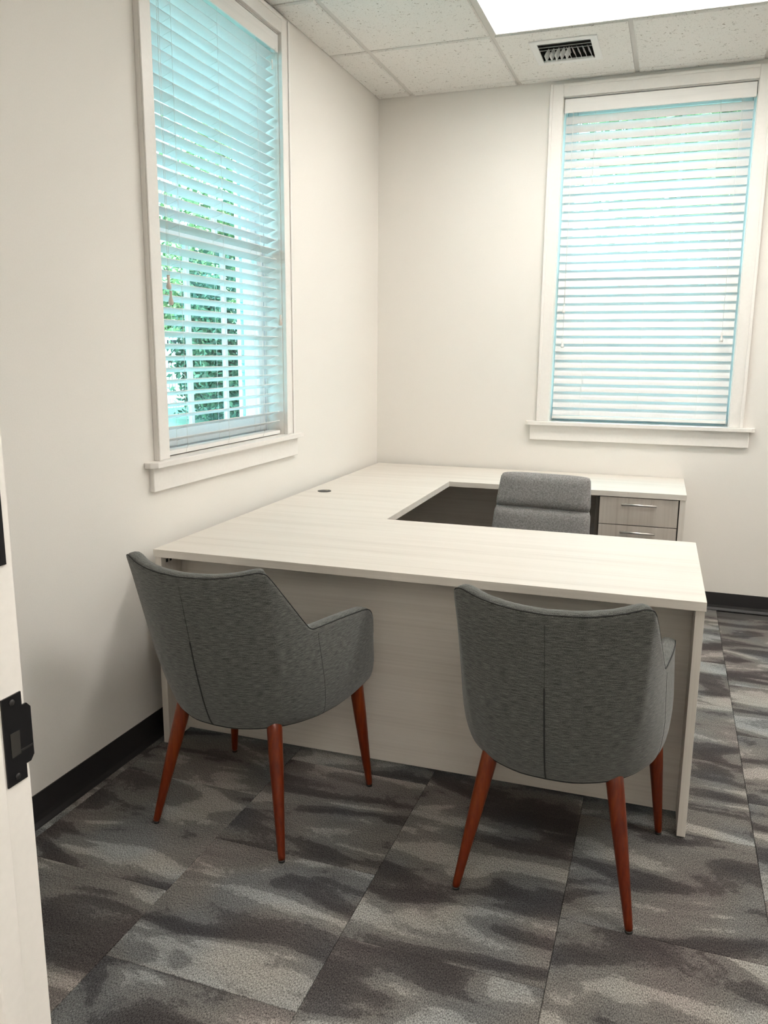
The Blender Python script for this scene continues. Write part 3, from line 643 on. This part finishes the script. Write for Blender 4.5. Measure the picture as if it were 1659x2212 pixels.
for k in range(5):
    an = 0.3 + k * 2 * math.pi / 5; m.tube([(0, -0.12, 0.105), (0.15 * math.cos(an), -0.12 + 0.15 * math.sin(an), 0.095), (0.28 * math.cos(an), -0.12 + 0.28 * math.sin(an), 0.07)], [0.026, 0.02, 0.014], 10)
m.build('star_base', BLACKP, tc_)
for k in range(5):
    an = 0.3 + k * 2 * math.pi / 5; x, y = 0.28 * math.cos(an), -0.12 + 0.28 * math.sin(an); q = Vector((-math.sin(an), math.cos(an), 0)) * 0.018
    MB().tube([Vector((x, y, 0.03)) - q, Vector((x, y, 0.03)) + q], 0.03, 16).build('caster', BLACKP, tc_)

# ------------------------------------------------------------------ outside the left window
GZ = -0.12
m = MB(); m.box(-40, -TH, -14, 50, GZ - 0.2, GZ); m.box(-TH, 14, TH, 50, GZ - 0.2, GZ)
struct(m.build('lawn', GRASS), 'green lawn outside the windows', 'lawn')
def leaves(center, radii, count, size, mat, name, parent, clumps=26):
    cl = rng.normal(size=(clumps, 3)); cl /= np.linalg.norm(cl, axis=1)[:, None]; cl *= rng.uniform(0.35, 0.95, (clumps, 1))
    ci = rng.integers(0, clumps, count)
    p = (cl[ci] + rng.normal(scale=0.20, size=(count, 3))) * np.array(radii)
    p[:, 2] = np.maximum(p[:, 2], GZ + 0.05 - center[2])
    a = rng.normal(size=(count, 3)); a /= np.linalg.norm(a, axis=1)[:, None]
    b = np.cross(a, rng.normal(size=(count, 3))); b /= np.linalg.norm(b, axis=1)[:, None]
    s = size * rng.uniform(0.6, 1.3, (count, 1)); a *= s; b *= s * 0.55
    v = np.stack([p - a, p + b, p + a, p - b], 1).reshape(-1, 3)
    me = bpy.data.meshes.new(name); me.vertices.add(len(v)); me.vertices.foreach_set('co', v.ravel().astype(np.float32))
    me.loops.add(count * 4); me.loops.foreach_set('vertex_index', np.arange(count * 4, dtype=np.int32))
    me.polygons.add(count); me.polygons.foreach_set('loop_start', np.arange(0, count * 4, 4, dtype=np.int32)); me.polygons.foreach_set('loop_total', np.full(count, 4, dtype=np.int32))
    me.update(calc_edges=True); me.materials.append(mat)
    o = link(name, me, parent, center); o['kind'] = 'stuff'; return o
def tree(name, label, cat, x, y, crown_z, radii, count, size, mat, group, trunk=True):
    t = thing(name, label, cat, (x, y, GZ), 0, group)
    leaves((0, 0, crown_z), radii, count, size, mat, 'foliage', t)
    m = MB(); top = crown_z + radii[2] * 0.5
    m.tube([(0, 0, -0.02), (0.05, 0.03, top * 0.5), (0.0, 0.08, top)], [0.13, 0.09, 0.03] if trunk else [0.05, 0.04, 0.02], 10)
    for k in range(5):
        an = k * 2.4; m.tube([(0.03, 0.03, crown_z * 0.7), (radii[0] * 0.6 * math.cos(an), radii[1] * 0.6 * math.sin(an), crown_z + radii[2] * 0.3)], [0.04, 0.01], 6)
    m.build('trunk', BARK, t); return t
tree('evergreen_shrub', 'dense dark green shrub seen through the middle of the left window', 'shrub', -8.3, 11.60, 1.7, (0.75, 0.48, 2.2), 8000, 0.075, LEAF_D, 'shrubs beyond the left window', False)
tree('evergreen_shrub', 'dark green shrub beside the pale building outside the left window', 'shrub', -6.75, 9.70, 1.5, (0.6, 0.42, 1.9), 6000, 0.07, LEAF_D, 'shrubs beyond the left window', False)
tree('leafy_tree', 'sunlit leafy tree at the left side of the left window', 'tree', -17.5, 23.6, 4.0, (3.4, 2.6, 2.4), 8000, 0.12, LEAF_L, 'trees beyond the left window')
tree('leafy_tree', 'tall leafy tree seen through the top of the left window', 'tree', -10.0, 16.5, 6.2, (3.4, 2.6, 2.4), 5500, 0.13, LEAF_L, 'trees beyond the left window')
tree('leafy_tree', 'tree outside the back window hidden by the closed blind', 'tree', 2.2, 10.5, 4.6, (2.4, 2.2, 3.0), 8000, 0.12, LEAF_L, 'trees beyond the left window')
# white picket fence
pa, pb = Vector((-11.6, 13.3, GZ)), Vector((-11.3, 15.6, GZ))
pf = thing('picket_fence', 'white picket fence with rounded tops at the lower left of the left window', 'fence', ((pa + pb) / 2), math.atan2(pb.y - pa.y, pb.x - pa.x))
L = (pb - pa).length; npk = 20; hw = 0.036
arch = [(hw * math.cos(a_), 1.20 + hw * math.sin(a_)) for a_ in [k * math.pi / 8 for k in range(9)]]
pk_me = MB().prism([(-hw, 0.0), (hw, 0.0)] + arch, 1, -0.01, 0.01).mesh('picket', EXTW)
for k in range(npk): link('picket', pk_me, pf, (-L / 2 + (k + 0.5) * L / npk, 0, 0))
for zz in (0.25, 0.95): B(-L / 2, L / 2, 0.011, 0.045, zz, zz + 0.07).build('rail', EXTW, pf)
# pale sign board behind the fence
sg = thing('sign_board', 'pale pink sign board with a dark star above the picket fence', 'sign', (-14.0, 18.7, GZ), math.radians(34))
B(-0.9, 0.9, 0, 0.04, 1.25, 2.15).build('board', SIGNP, sg)
for X in (-0.7, 0.7): B(X - 0.04, X + 0.04, 0.04, 0.12, 0, 2.1).build('post', EXTW, sg)
m = MB(); m.prism([((0.09 if k % 2 == 0 else 0.036) * math.sin(k * math.pi / 5) + 0.15, 1.60 + (0.09 if k % 2 == 0 else 0.036) * math.cos(k * math.pi / 5)) for k in range(10)], 1, -0.008, 0.0)
m.build('star', simple('dark_red_paint', (0.25, 0.06, 0.08), 0.6), sg)
for X, wd in ((-0.45, 0.16), (-0.2, 0.05), (-0.02, 0.20), (0.26, 0.16), (0.52, 0.18)): B(X - wd / 2, X + wd / 2, -0.008, 0, 1.80, 1.92).build('lettering', BLACKP, sg)
# neighbouring building: siding boards, corner trim, tall windows
nb = thing('neighbour_building', 'pale blue sided building at the right side of the left window', 'building', (-3.9, 8.0, GZ))
X0, X1, ZH = -1.61, 1.4, 6.4
B(X0 + 0.03, X1, 0.02, 4.0, 0, ZH).build('wall_core', SIDING, nb)
bd = MB().prism([(0.0, 0.0), (-0.022, 0.0), (-0.006, 0.165), (0.0, 0.165)], 0, X0 + 0.02, X1).mesh('siding_board', SIDING)
for k in range(int(ZH / 0.15)): link('siding_board', bd, nb, (0, 0.02, 0.15 * k))
B(X0 - 0.01, X0 + 0.05, -0.012, 0.10, 0, ZH).build('corner_trim', EXTW, nb)
for wx in (-1.30, -0.60, 0.30):
    for z0_, z1_ in ((0.15, 2.75), (3.35, 5.8)):
        wv = B(wx - 0.17, wx + 0.17, -0.04, 0.02, z0_, z1_).build('window', EXTW, nb)
        B(wx - 0.135, wx + 0.135, -0.044, -0.03, z0_ + 0.06, z1_ - 0.06).build('pane', PANE_D, wv)
        for k in range(2): B(wx - 0.065 + 0.068 * k, wx - 0.003 + 0.068 * k, -0.047, -0.04, z0_ + 0.08, z1_ - 0.08).build('curtain', CURT, wv)
m = MB(); m.prism([(X0 - 0.3, ZH), (X1 + 0.3, ZH), ((X0 + X1) / 2, ZH + 1.3)], 1, -0.3, 4.3); m.build('roof', simple('grey_shingle', (0.2, 0.2, 0.2), 0.8), nb)
